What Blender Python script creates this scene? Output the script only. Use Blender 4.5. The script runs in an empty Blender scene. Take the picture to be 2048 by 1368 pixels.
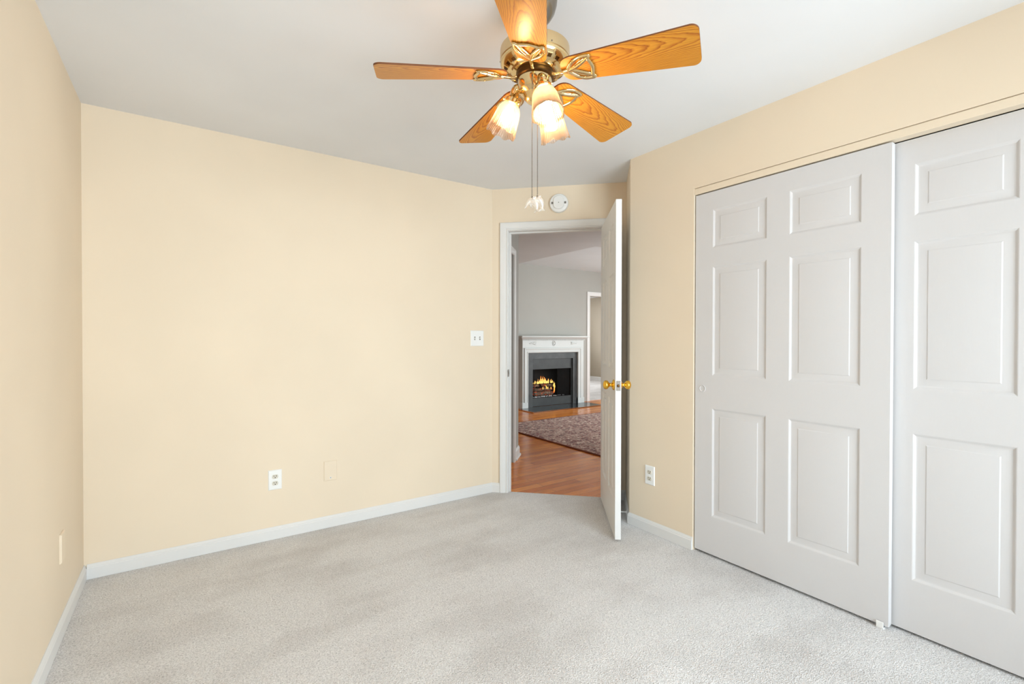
import bpy, bmesh, math, random
from mathutils import Vector, Matrix
random.seed(7)
R = math.radians
SC = bpy.context.scene
COL = SC.collection

# ------------------------------------------------------------------ camera
CAM_H = 1.24512823
F_PX, YAW, PITCH, ROLL = 947.780, 0.6032047, 0.0083257, 0.0014203
fw = Vector((math.sin(YAW)*math.cos(PITCH), math.cos(YAW)*math.cos(PITCH), -math.sin(PITCH)))
rt = Vector((math.cos(YAW), -math.sin(YAW), 0)); up = rt.cross(fw)
rt2 = rt*math.cos(ROLL) + up*math.sin(ROLL); up2 = -rt*math.sin(ROLL) + up*math.cos(ROLL)
cd = bpy.data.cameras.new('camera'); cam = bpy.data.objects.new('camera', cd); COL.objects.link(cam)
cd.sensor_width = 36; cd.lens = F_PX/2048*36; cd.clip_start = 0.02; cd.clip_end = 100
m3 = Matrix((rt2, up2, -fw)).transposed()
cam.matrix_world = Matrix.Translation((0, 0, CAM_H)) @ m3.to_4x4()
SC.camera = cam
# ------------------------------------------------------------------ colour management
SC.view_settings.view_transform = 'Standard'
SC.view_settings.look = 'None'
SC.view_settings.gamma = 1
SC.view_settings.use_curve_mapping = False
SC.view_settings.exposure = 0.0
# ------------------------------------------------------------------ world (sky)
w = bpy.data.worlds.new('world'); SC.world = w; w.use_nodes = True
nt = w.node_tree; bgn = nt.nodes['Background']
sky = nt.nodes.new('ShaderNodeTexSky'); sky.sky_type = 'NISHITA'; sky.sun_disc = False
sky.sun_elevation = R(40); sky.sun_rotation = R(60)
nt.links.new(sky.outputs['Color'], bgn.inputs['Color']); bgn.inputs['Strength'].default_value = 0.12
# ------------------------------------------------------------------ daylight area lights added at the made-up, unseen windows
def area_light(name, loc, direction, sx, sy, power, color):
    l = bpy.data.lights.new(name, 'AREA'); l.shape = 'RECTANGLE'; l.size = sx; l.size_y = sy
    l.energy = power; l.color = color
    o = bpy.data.objects.new(name, l); COL.objects.link(o); o.location = loc
    o.rotation_euler = Vector(direction).to_track_quat('-Z', 'Y').to_euler()
    return o
area_light('added_daylight_bedroom', (1.15, -1.62, 1.20), (-0.14, 1, -0.12), 2.2, 1.85, 192, (0.81, 0.92, 1.0))  # added lamp outside the unseen bedroom window, lights the whole bedroom
area_light('added_daylight_living', (6.55, 2.20, 1.35), (-0.20, 1, -0.05), 3.8, 1.8, 175, (0.90, 0.97, 1.0))  # added lamp out of view, lights mantel, hall and living room
area_light('added_daylight_east', (9.45, 4.30, 1.35), (-1, -0.05, -0.05), 2.4, 1.8, 170, (0.90, 0.97, 1.0))  # added lamp out of view, brightens the hall's left wall
area_light('added_daylight_far_room', (8.2, 11.25, 1.4), (0, -1, -0.35), 2.6, 1.6, 210, (0.97, 0.985, 1.0))  # added lamp out of view, lights the far room's carpet

# ------------------------------------------------------------------ materials
def srgb(r, g, b):
    f = lambda c: (c/255/12.92) if c/255 <= 0.04045 else ((c/255+0.055)/1.055)**2.4
    return (f(r), f(g), f(b), 1)
def new_mat(name):
    m = bpy.data.materials.new(name); m.use_nodes = True
    return m, m.node_tree, m.node_tree.nodes['Principled BSDF']
def N(nt, t, **kw):
    n = nt.nodes.new(t)
    for k, v in kw.items():
        if hasattr(n, k): setattr(n, k, v)
        else: n.inputs[k].default_value = v
    return n
def coords(nt, scale=(1, 1, 1), kind='Object'):
    tc = nt.nodes.new('ShaderNodeTexCoord'); mp = nt.nodes.new('ShaderNodeMapping')
    mp.inputs['Scale'].default_value = scale
    nt.links.new(tc.outputs[kind], mp.inputs['Vector'])
    return mp.outputs['Vector']
def add_bump(nt, b, height, strength=0.2, dist=0.002):
    n = nt.nodes.new('ShaderNodeBump'); n.inputs['Strength'].default_value = strength; n.inputs['Distance'].default_value = dist
    nt.links.new(height, n.inputs['Height']); nt.links.new(n.outputs['Normal'], b.inputs['Normal'])
def ramp(nt, fac, stops):
    r = nt.nodes.new('ShaderNodeValToRGB'); e = r.color_ramp.elements
    while len(e) > 1: e.remove(e[-1])
    e[0].position, e[0].color = stops[0]
    for p, c in stops[1:]:
        x = e.new(p); x.color = c
    nt.links.new(fac, r.inputs['Fac']); return r.outputs['Color']
def paint(name, col, rough=0.6, bump=0.05, scale=220, spec=0.3, mottled=0.02):
    m, nt, b = new_mat(name)
    v = coords(nt)
    n = N(nt, 'ShaderNodeTexNoise', Scale=scale, Detail=3.0); nt.links.new(v, n.inputs['Vector'])
    n2 = N(nt, 'ShaderNodeTexNoise', Scale=1.7, Detail=2.0); nt.links.new(v, n2.inputs['Vector'])
    c0 = tuple(c*(1-mottled) for c in col[:3])+(1,); c1 = tuple(min(1, c*(1+mottled)) for c in col[:3])+(1,)
    nt.links.new(ramp(nt, n2.outputs['Fac'], [(0.35, c0), (0.65, c1)]), b.inputs['Base Color'])
    b.inputs['Roughness'].default_value = rough; b.inputs['Specular IOR Level'].default_value = spec
    if bump: add_bump(nt, b, n.outputs['Fac'], bump, 0.001)
    return m
M = {}
M['wall'] = paint('cream_wall_paint', srgb(230, 213, 189), 0.62, 0.06)
M['ceiling'] = paint('white_ceiling_paint', srgb(230, 230, 231), 0.85, 0.05, 150)
M['trim'] = paint('white_trim_paint', srgb(222, 220, 217), 0.42, 0.0, spec=0.3)
M['hallwall'] = paint('pale_grey_wall_paint', srgb(168, 165, 158), 0.6, 0.04)
M['hallceiling'] = paint('grey_white_ceiling_paint', srgb(214, 217, 217), 0.8, 0.04)
M['livceiling'] = paint('cool_white_ceiling_paint', srgb(224, 230, 232), 0.8, 0.03)
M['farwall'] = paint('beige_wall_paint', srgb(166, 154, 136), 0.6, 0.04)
M['mantel'] = paint('white_mantel_paint', srgb(204, 206, 203), 0.4, 0.0, spec=0.4)
M['plastic'] = paint('white_plastic', srgb(238, 237, 234), 0.32, 0, spec=0.5, mottled=0.0)
M['ivory'] = paint('ivory_receptacle_plastic', srgb(214, 207, 192), 0.35, 0, mottled=0.0)
M['paintedplate'] = paint('wall_painted_plastic', srgb(230, 213, 189), 0.5, 0.0, mottled=0.0)
M['dark'] = paint('black_slot', srgb(28, 26, 24), 0.6, 0, mottled=0)
M['greyplastic'] = paint('grey_plastic', srgb(130, 124, 116), 0.5, 0, mottled=0)

def door_paint():
    m, nt, b = new_mat('white_embossed_door_paint')
    v = coords(nt, (55, 55, 4.0))
    n = N(nt, 'ShaderNodeTexNoise', Scale=4.0, Detail=4.0, Roughness=0.6, Distortion=0.6); nt.links.new(v, n.inputs['Vector'])
    b.inputs['Base Color'].default_value = srgb(209, 206, 205)
    b.inputs['Roughness'].default_value = 0.45; b.inputs['Specular IOR Level'].default_value = 0.3
    add_bump(nt, b, n.outputs['Fac'], 0.26, 0.0012); return m
M['door'] = door_paint()

def metal(name, col, rough, bump=0):
    m, nt, b = new_mat(name)
    v = coords(nt)
    n = N(nt, 'ShaderNodeTexNoise', Scale=14.0, Detail=2.0); nt.links.new(v, n.inputs['Vector'])
    r0 = nt.nodes.new('ShaderNodeMapRange'); r0.inputs['To Min'].default_value = rough*0.8; r0.inputs['To Max'].default_value = rough*1.25
    nt.links.new(n.outputs['Fac'], r0.inputs['Value']); nt.links.new(r0.outputs['Result'], b.inputs['Roughness'])
    b.inputs['Base Color'].default_value = col; b.inputs['Metallic'].default_value = 1
    return m
M['brass'] = metal('polished_pale_brass', srgb(226, 200, 150), 0.13)
M['brushed'] = metal('satin_brass', srgb(215, 192, 148), 0.30)
M['gold'] = metal('yellow_brass', srgb(236, 186, 74), 0.14)
M['nickel'] = metal('grey_nickel', srgb(140, 134, 124), 0.18)
M['steel'] = metal('dull_steel', srgb(120, 112, 104), 0.4)
M['bronze'] = metal('dark_vent_brass', srgb(96, 70, 40), 0.35)

def carpet():
    m, nt, b = new_mat('beige_grey_carpet_pile')
    v = coords(nt)
    fine = N(nt, 'ShaderNodeTexNoise', Scale=170.0, Detail=3.0, Roughness=0.65, Distortion=0.8); nt.links.new(v, fine.inputs['Vector'])
    vo = N(nt, 'ShaderNodeTexVoronoi', Scale=230.0); nt.links.new(v, vo.inputs['Vector'])
    big = N(nt, 'ShaderNodeTexNoise', Scale=2.3, Detail=4.0, Roughness=0.6); nt.links.new(v, big.inputs['Vector'])
    c = ramp(nt, fine.outputs['Fac'], [(0.30, srgb(182, 179, 178)), (0.5, srgb(226, 223, 221)), (0.7, srgb(246, 244, 242))])
    v3 = coords(nt, (0.8, 2.6, 1)); sw_ = N(nt, 'ShaderNodeTexNoise', Scale=1.6, Detail=3.0); nt.links.new(v3, sw_.inputs['Vector'])
    av = N(nt, 'ShaderNodeMath', operation='MULTIPLY_ADD'); av.inputs[1].default_value = 0.5; nt.links.new(sw_.outputs['Fac'], av.inputs[0])
    hb = N(nt, 'ShaderNodeMath', operation='MULTIPLY'); hb.inputs[1].default_value = 0.5; nt.links.new(big.outputs['Fac'], hb.inputs[0]); nt.links.new(hb.outputs[0], av.inputs[2])
    cb = ramp(nt, av.outputs[0], [(0.36, (0.84, 0.825, 0.815, 1)), (0.54, (1, 1, 1, 1))])
    mx = N(nt, 'ShaderNodeMix', data_type='RGBA', blend_type='MULTIPLY'); mx.inputs[0].default_value = 1
    nt.links.new(c, mx.inputs[6]); nt.links.new(cb, mx.inputs[7]); nt.links.new(mx.outputs[2], b.inputs['Base Color'])
    b.inputs['Roughness'].default_value = 1; b.inputs['Specular IOR Level'].default_value = 0.05
    ad = N(nt, 'ShaderNodeMath', operation='ADD'); nt.links.new(fine.outputs['Fac'], ad.inputs[0]); nt.links.new(vo.outputs['Distance'], ad.inputs[1])
    add_bump(nt, b, ad.outputs[0], 0.55, 0.006); return m
M['carpet'] = carpet()

def hardwood():
    m, nt, b = new_mat('oak_plank_flooring')
    v = coords(nt)
    br = N(nt, 'ShaderNodeTexBrick'); br.offset = 0.37; br.inputs['Scale'].default_value = 1
    br.inputs['Brick Width'].default_value = 0.95; br.inputs['Row Height'].default_value = 0.083
    br.inputs['Mortar Size'].default_value = 0.0012; br.inputs['Mortar Smooth'].default_value = 0.2
    br.inputs['Color1'].default_value = srgb(198, 108, 42); br.inputs['Color2'].default_value = srgb(238, 150, 66)
    br.inputs['Mortar'].default_value = srgb(92, 54, 32)
    nt.links.new(v, br.inputs['Vector'])
    v2 = coords(nt, (2.0, 26, 1)); n = N(nt, 'ShaderNodeTexNoise', Scale=2.2, Detail=5.0, Roughness=0.6); nt.links.new(v2, n.inputs['Vector'])
    g = ramp(nt, n.outputs['Fac'], [(0.3, (0.74, 0.70, 0.66, 1)), (0.65, (1.08, 1.06, 1.04, 1))])
    mx = N(nt, 'ShaderNodeMix', data_type='RGBA', blend_type='MULTIPLY'); mx.inputs[0].default_value = 1
    nt.links.new(br.outputs['Color'], mx.inputs[6]); nt.links.new(g, mx.inputs[7]); nt.links.new(mx.outputs[2], b.inputs['Base Color'])
    b.inputs['Roughness'].default_value = 0.2; b.inputs['Specular IOR Level'].default_value = 0.28
    add_bump(nt, b, n.outputs['Fac'], 0.04, 0.001); return m
M['hardwood'] = hardwood()

def oak_blade():
    m, nt, b = new_mat('honey_oak_veneer')
    tc = nt.nodes.new('ShaderNodeTexCoord')
    oi = nt.nodes.new('ShaderNodeObjectInfo')
    # cathedral grain: nested parabolas u + k v^2, offset sideways from blade to blade
    def mth(op, a, b=None):
        n = nt.nodes.new('ShaderNodeMath'); n.operation = op
        for i, x in enumerate((a, b)):
            if x is None: continue
            if isinstance(x, (int, float)): n.inputs[i].default_value = x
            else: nt.links.new(x, n.inputs[i])
        return n.outputs[0]
    sp = nt.nodes.new('ShaderNodeSeparateXYZ'); nt.links.new(tc.outputs['Object'], sp.inputs[0])
    n0 = N(nt, 'ShaderNodeTexNoise', Scale=1.0, Detail=3.0, Roughness=0.55)
    mpn = nt.nodes.new('ShaderNodeMapping'); mpn.inputs['Scale'].default_value = (9, 30, 1)
    nt.links.new(tc.outputs['Object'], mpn.inputs['Vector'])
    va = N(nt, 'ShaderNodeVectorMath', operation='ADD'); cmb = nt.nodes.new('ShaderNodeCombineXYZ')
    nt.links.new(mth('MULTIPLY', oi.outputs['Random'], 40.0), cmb.inputs[2])
    nt.links.new(mpn.outputs['Vector'], va.inputs[0]); nt.links.new(cmb.outputs[0], va.inputs[1]); nt.links.new(va.outputs[0], n0.inputs['Vector'])
    yy = mth('ADD', sp.outputs['Y'], mth('MULTIPLY', mth('SUBTRACT', oi.outputs['Random'], 0.45), 0.11))
    f = mth('ADD', sp.outputs['X'], mth('MULTIPLY', mth('MULTIPLY', yy, yy), 95.0))
    f = mth('ADD', f, mth('MULTIPLY', n0.outputs['Fac'], 0.115))
    grain = mth('FRACT', mth('MULTIPLY', f, 18.0))
    mp2 = nt.nodes.new('ShaderNodeMapping'); mp2.inputs['Scale'].default_value = (5, 160, 1)
    nt.links.new(tc.outputs['Object'], mp2.inputs['Vector'])
    n = N(nt, 'ShaderNodeTexNoise', Scale=3.0, Detail=4.0); nt.links.new(mp2.outputs['Vector'], n.inputs['Vector'])
    c = ramp(nt, grain, [(0.0, srgb(184, 116, 30)), (0.10, srgb(208, 146, 44)), (0.55, srgb(203, 139, 40)), (0.85, srgb(181, 111, 28)), (0.96, srgb(158, 88, 21)), (1.0, srgb(184, 116, 30))])
    g = ramp(nt, n.outputs['Fac'], [(0.3, (0.80, 0.76, 0.70, 1)), (0.6, (1.03, 1.02, 1.0, 1))])
    mx = N(nt, 'ShaderNodeMix', data_type='RGBA', blend_type='MULTIPLY'); mx.inputs[0].default_value = 1
    nt.links.new(c, mx.inputs[6]); nt.links.new(g, mx.inputs[7]); nt.links.new(mx.outputs[2], b.inputs['Base Color'])
    b.inputs['Roughness'].default_value = 0.45; b.inputs['Specular IOR Level'].default_value = 0.3
    b.inputs['Coat Weight'].default_value = 0.35; b.inputs['Coat Roughness'].default_value = 0.2
    return m
M['oak'] = oak_blade()
M['oakedge'] = paint('brown_blade_edge', srgb(112, 66, 34), 0.5, 0, mottled=0.05)

def mixed(name, parts_fn):
    m = bpy.data.materials.new(name); m.use_nodes = True; nt = m.node_tree
    nt.nodes.remove(nt.nodes['Principled BSDF']); out = nt.nodes['Material Output']
    nt.links.new(parts_fn(nt), out.inputs['Surface']); return m
def mix(nt, f, a, b):
    x = nt.nodes.new('ShaderNodeMixShader')
    if isinstance(f, (int, float)): x.inputs[0].default_value = f
    else: nt.links.new(f, x.inputs[0])
    nt.links.new(a, x.inputs[1]); nt.links.new(b, x.inputs[2]); return x.outputs[0]
def frosted(nt):
    tr = N(nt, 'ShaderNodeBsdfTranslucent', Color=(0.80, 0.62, 0.47, 1)); tp = N(nt, 'ShaderNodeBsdfTransparent', Color=(0.93, 0.85, 0.77, 1))
    gl = N(nt, 'ShaderNodeBsdfGlossy', Color=(1, 0.97, 0.93, 1)); gl.inputs['Roughness'].default_value = 0.18
    fr = N(nt, 'ShaderNodeFresnel', IOR=1.5)
    return mix(nt, fr.outputs[0], mix(nt, 0.90, tr.outputs[0], tp.outputs[0]), gl.outputs[0])
M['shade'] = mixed('frosted_ribbed_glass', frosted)
def clear(nt):
    tp = N(nt, 'ShaderNodeBsdfTransparent', Color=(0.96, 0.97, 0.97, 1)); gl = N(nt, 'ShaderNodeBsdfGlossy'); gl.inputs['Roughness'].default_value = 0.02
    fr = N(nt, 'ShaderNodeFresnel', IOR=1.45)
    return mix(nt, fr.outputs[0], tp.outputs[0], gl.outputs[0])
M['glass'] = mixed('clear_window_glass', clear)
def crystal(nt):
    tp = N(nt, 'ShaderNodeBsdfTransparent', Color=(0.98, 0.97, 0.95, 1)); gl = N(nt, 'ShaderNodeBsdfGlossy'); gl.inputs['Roughness'].default_value = 0.12
    tr = N(nt, 'ShaderNodeBsdfTranslucent', Color=(1.0, 0.98, 0.95, 1)); df = N(nt, 'ShaderNodeBsdfDiffuse', Color=(1.0, 0.98, 0.95, 1))
    return mix(nt, 0.16, mix(nt, 0.30, tp.outputs[0], mix(nt, 0.5, tr.outputs[0], df.outputs[0])), gl.outputs[0])
M['crystal'] = mixed('clear_cast_glass', crystal)
def emit(name, col, s):
    return mixed(name, lambda nt: N(nt, 'ShaderNodeEmission', Color=col, Strength=s).outputs[0])
M['bulb'] = emit('lit_warm_bulb', (1.0, 0.70, 0.42, 1), 110)
def flame(nt):
    tc = nt.nodes.new('ShaderNodeTexCoord'); sp = nt.nodes.new('ShaderNodeSeparateXYZ'); nt.links.new(tc.outputs['Generated'], sp.inputs[0])
    c = ramp(nt, sp.outputs['Z'], [(0.0, (1.0, 0.16, 0.02, 1)), (0.3, (1.0, 0.55, 0.12, 1)), (0.6, (1.0, 0.62, 0.16, 1)), (1.0, (1.0, 0.22, 0.03, 1))])
    e = N(nt, 'ShaderNodeEmission', Strength=1.7); nt.links.new(c, e.inputs['Color'])
    tp = nt.nodes.new('ShaderNodeBsdfTransparent')
    n = N(nt, 'ShaderNodeTexNoise', Scale=26.0, Detail=2.0); nt.links.new(tc.outputs['Object'], n.inputs['Vector'])
    f = ramp(nt, n.outputs['Fac'], [(0.35, (0.1, 0.1, 0.1, 1)), (0.6, (0.95, 0.95, 0.95, 1))])
    return mix(nt, f, tp.outputs[0], e.outputs[0])
M['flame'] = mixed('burning_flame', flame)
def charred():
    m, nt, b = new_mat('charred_glowing_log')
    n = N(nt, 'ShaderNodeTexNoise', Scale=22.0, Detail=4.0, Roughness=0.6); nt.links.new(coords(nt), n.inputs['Vector'])
    nt.links.new(ramp(nt, n.outputs['Fac'], [(0.35, srgb(40, 30, 24)), (0.55, srgb(104, 82, 66)), (0.7, srgb(150, 128, 108))]), b.inputs['Base Color'])
    b.inputs['Roughness'].default_value = 0.9
    nt.links.new(ramp(nt, n.outputs['Fac'], [(0.30, (1.0, 0.13, 0.03, 1)), (0.44, (0, 0, 0, 1))]), b.inputs['Emission Color'])
    b.inputs['Emission Strength'].default_value = 1.1
    add_bump(nt, b, n.outputs['Fac'], 0.8, 0.02); return m
M['log'] = charred()
def slate(name, c0, c1, rough):
    m, nt, b = new_mat(name)
    n = N(nt, 'ShaderNodeTexNoise', Scale=6.0, Detail=5.0, Roughness=0.6, Distortion=0.4); nt.links.new(coords(nt), n.inputs['Vector'])
    nt.links.new(ramp(nt, n.outputs['Fac'], [(0.3, c0), (0.7, c1)]), b.inputs['Base Color'])
    b.inputs['Roughness'].default_value = rough; return m
M['slate'] = slate('grey_slate_stone', srgb(40, 42, 42), srgb(64, 66, 65), 0.45)
M['hearthstone'] = slate('dark_polished_slate', srgb(40, 44, 46), srgb(60, 64, 66), 0.16)
M['blackmetal'] = slate('dark_grey_firebox_metal', srgb(34, 36, 36), srgb(48, 50, 49), 0.5)
M['soot'] = slate('black_firebox_lining', srgb(14, 13, 12), srgb(24, 22, 20), 0.8)
def screen(nt):
    d = N(nt, 'ShaderNodeBsdfPrincipled'); d.inputs['Base Color'].default_value = srgb(22, 21, 20); d.inputs['Roughness'].default_value = 0.7
    tp = nt.nodes.new('ShaderNodeBsdfTransparent')
    return mix(nt, 0.55, d.outputs[0], tp.outputs[0])
M['screen'] = mixed('black_wire_mesh', screen)
def rugmat():
    m, nt, b = new_mat('patterned_red_brown_rug')
    v = coords(nt)
    vo = N(nt, 'ShaderNodeTexVoronoi', Scale=15.0, feature='F1', distance='MANHATTAN'); nt.links.new(v, vo.inputs['Vector'])
    n = N(nt, 'ShaderNodeTexNoise', Scale=27.0, Detail=2.0, Roughness=0.6, Distortion=0.8); nt.links.new(v, n.inputs['Vector'])
    c = ramp(nt, n.outputs['Fac'], [(0.40, srgb(40, 22, 24)), (0.46, srgb(128, 52, 42)), (0.54, srgb(120, 58, 48)), (0.60, srgb(214, 190, 168))])
    c2 = ramp(nt, vo.outputs['Distance'], [(0.15, srgb(214, 188, 166)), (0.3, srgb(58, 32, 32)), (0.6, srgb(130, 64, 52)), (0.85, srgb(196, 166, 146))])
    mx = N(nt, 'ShaderNodeMix', data_type='RGBA'); mx.inputs[0].default_value = 0.4
    nt.links.new(c, mx.inputs[6]); nt.links.new(c2, mx.inputs[7]); nt.links.new(mx.outputs[2], b.inputs['Base Color'])
    b.inputs['Roughness'].default_value = 1.0; b.inputs['Sheen Weight'].default_value = 0.12; b.inputs['Specular IOR Level'].default_value = 0.1
    add_bump(nt, b, n.outputs['Fac'], 0.5, 0.004); return m
M['rug'] = rugmat()
M['rugedge'] = paint('rust_brown_rug_binding', srgb(122, 66, 46), 0.95, 0.3, 300, mottled=0.15)
M['pebble'] = paint('pale_ash_chips', srgb(205, 205, 205), 0.7, 0, mottled=0.1)

# ------------------------------------------------------------------ mesh helpers
def obj(name, bm, mats, parent=None, smooth=None, loc=None):
    me = bpy.data.meshes.new(name)
    bmesh.ops.recalc_face_normals(bm, faces=bm.faces[:])
    bm.to_mesh(me); bm.free()
    for m in (mats if isinstance(mats, (list, tuple)) else [mats]): me.materials.append(M[m])
    if smooth is not None:
        me.polygons.foreach_set('use_smooth', [True]*len(me.polygons))
        me.set_sharp_from_angle(angle=R(smooth))
    o = bpy.data.objects.new(name, me); COL.objects.link(o)
    if loc: o.location = loc
    if parent: o.parent = parent
    return o
def tag(o, label, cat, group=None, kind=None):
    o['label'] = label; o['category'] = cat
    if group: o['group'] = group
    if kind: o['kind'] = kind
    return o
def thing(name, label, cat, loc=(0, 0, 0), rot=(0, 0, 0), group=None, kind=None):
    o = bpy.data.objects.new(name, None); COL.objects.link(o); o.location = loc; o.rotation_euler = rot
    o.empty_display_size = 0.1
    return tag(o, label, cat, group, kind)
def struct(o, label, cat):
    return tag(o, label, cat, None, 'structure')
def BM(): return bmesh.new()
def box(bm, x0, x1, y0, y1, z0, z1, bev=0, mi=0, seg=2):
    r = bmesh.ops.create_cube(bm, size=1)
    vs = r['verts']
    for v in vs:
        v.co = Vector((x0+(v.co.x+.5)*(x1-x0), y0+(v.co.y+.5)*(y1-y0), z0+(v.co.z+.5)*(z1-z0)))
    fs = {f for v in vs for f in v.link_faces}
    for f in fs: f.material_index = mi
    if bev:
        es = list({e for v in vs for e in v.link_edges})
        bmesh.ops.bevel(bm, geom=es, offset=bev, segments=seg, profile=.5, affect='EDGES')
def prism(bm, poly, z0, z1, mi=0):
    a = [bm.verts.new((x, y, z0)) for x, y in poly]; b = [bm.verts.new((x, y, z1)) for x, y in poly]
    n = len(poly); fs = [bm.faces.new(a[::-1]), bm.faces.new(b)]
    for i in range(n): fs.append(bm.faces.new((a[i], a[(i+1) % n], b[(i+1) % n], b[i])))
    for f in fs: f.material_index = mi
def lathe(bm, prof, seg=48, mat=Matrix(), mi=0, lobes=None, cap=False):
    rings = []
    for i, (r, z) in enumerate(prof):
        ring = []
        for k in range(seg):
            a = 2*math.pi*k/seg
            rr, zz = r, z
            if lobes: rr, zz = lobes(i, a, r, z)
            ring.append(bm.verts.new(mat @ Vector((rr*math.cos(a), rr*math.sin(a), zz))))
        rings.append(ring)
    for i in range(len(rings)-1):
        for k in range(seg):
            f = bm.faces.new((rings[i][k], rings[i][(k+1) % seg], rings[i+1][(k+1) % seg], rings[i+1][k])); f.material_index = mi
    if cap:
        bm.faces.new(rings[0][::-1]).material_index = mi; bm.faces.new(rings[-1]).material_index = mi
def tube(bm, pts, rad, seg=10, mi=0, flat=1.0, closed=False, upv=Vector((0, 0, 1))):
    pts = [Vector(p) for p in pts]; n = len(pts); rings = []
    for i, p in enumerate(pts):
        if closed: t = (pts[(i+1) % n]-pts[i-1]).normalized()
        else: t = (pts[min(i+1, n-1)]-pts[max(i-1, 0)]).normalized()
        a = t.cross(upv)
        if a.length < 1e-4: a = t.cross(Vector((1, 0, 0)))
        a.normalize(); b = a.cross(t).normalized()
        r = rad[i] if isinstance(rad, (list, tuple)) else rad
        rings.append([bm.verts.new(p + a*(r*math.cos(2*math.pi*k/seg)) + b*(r*flat*math.sin(2*math.pi*k/seg))) for k in range(seg)])
    for i in range(n if closed else n-1):
        A, B = rings[i], rings[(i+1) % n]
        for k in range(seg):
            bm.faces.new((A[k], A[(k+1) % seg], B[(k+1) % seg], B[k])).material_index = mi
    if not closed:
        bm.faces.new(rings[0][::-1]).material_index = mi; bm.faces.new(rings[-1]).material_index = mi
def sphere(bm, c, r, sub=2, scale=(1, 1, 1), mi=0):
    g = bmesh.ops.create_icosphere(bm, subdivisions=sub, radius=1)
    for v in g['verts']: v.co = Vector(c)+Vector((v.co.x*r*scale[0], v.co.y*r*scale[1], v.co.z*r*scale[2]))
    for f in {f for v in g['verts'] for f in v.link_faces}: f.material_index = mi
def catmull(pts, n=6, closed=False):
    pts = [Vector(p) for p in pts]; out = []; L = len(pts)
    for i in range(L if closed else L-1):
        p0 = pts[(i-1) % L] if closed or i > 0 else pts[0]; p1 = pts[i]; p2 = pts[(i+1) % L]
        p3 = pts[(i+2) % L] if closed or i+2 < L else pts[-1]
        for k in range(n):
            t = k/n
            out.append(0.5*((2*p1)+(-p0+p2)*t+(2*p0-5*p1+4*p2-p3)*t*t+(-p0+3*p1-3*p2+p3)*t**3))
    if not closed: out.append(pts[-1])
    return out
def offset_path(path, d):
    # plan polyline shifted to its left by d with mitred corners
    P = [Vector(p) for p in path]; out = []
    nrm = []
    for i in range(len(P)-1):
        t = (P[i+1]-P[i]).normalized(); nrm.append(Vector((-t.y, t.x)))
    for i in range(len(P)):
        if i == 0: out.append(P[0]+nrm[0]*d)
        elif i == len(P)-1: out.append(P[-1]+nrm[-1]*d)
        else:
            a, b = nrm[i-1], nrm[i]; m = (a+b); m = m/m.dot(a) if abs(m.dot(a)) > 1e-6 else a
            out.append(P[i]+m*d)
    return out
def sweep_plan(bm, path, prof, mi=0):
    # prof: closed list of (offset, height)
    rails = [[Vector((q.x, q.y, h)) for q in offset_path(path, o)] for o, h in prof]
    V = [[bm.verts.new(p) for p in r] for r in rails]; n = len(prof)
    for j in range(n):
        for i in range(len(path)-1):
            bm.faces.new((V[j][i], V[j][i+1], V[(j+1) % n][i+1], V[(j+1) % n][i])).material_index = mi
    bm.faces.new([V[j][0] for j in range(n)]).material_index = mi
    bm.faces.new([V[j][-1] for j in range(n)][::-1]).material_index = mi
BASE_PROF = [(0, 0.001), (.013, 0.001), (.013, .056), (.0105, .060), (.0105, .063), (.008, .068), (.004, .073), (.003, .076), (0, .076)]
CASE_PROF = [(0, 0), (0, .009), (.003, .013), (.009, .013), (.012, .009), (.018, .009), (.024, .012), (.045, .017), (.058, .018), (.064, .014), (.065, 0)]
def casing(bm, s0, s1, zt, prof, to_world, z0=0.001, sides=(True, True)):
    V = []
    for o, d in prof:
        V.append([bm.verts.new(to_world(s, d, z)) for s, z in ((s0-o, z0), (s0-o, zt+o), (s1+o, zt+o), (s1+o, z0))])
    n = len(prof)
    for j in range(n):
        for i in range(3):
            bm.faces.new((V[j][i], V[j][i+1], V[(j+1) % n][i+1], V[(j+1) % n][i]))
    bm.faces.new([V[j][0] for j in range(n)]); bm.faces.new([V[j][3] for j in range(n)][::-1])
PANEL_RINGS = [(0.0, 0.0), (0.003, 0.0007), (0.011, 0.0052), (0.014, 0.0058), (0.018, 0.0058), (0.042, 0.0030), (0.0465, 0.0012), (0.050, 0.0008)]
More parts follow.
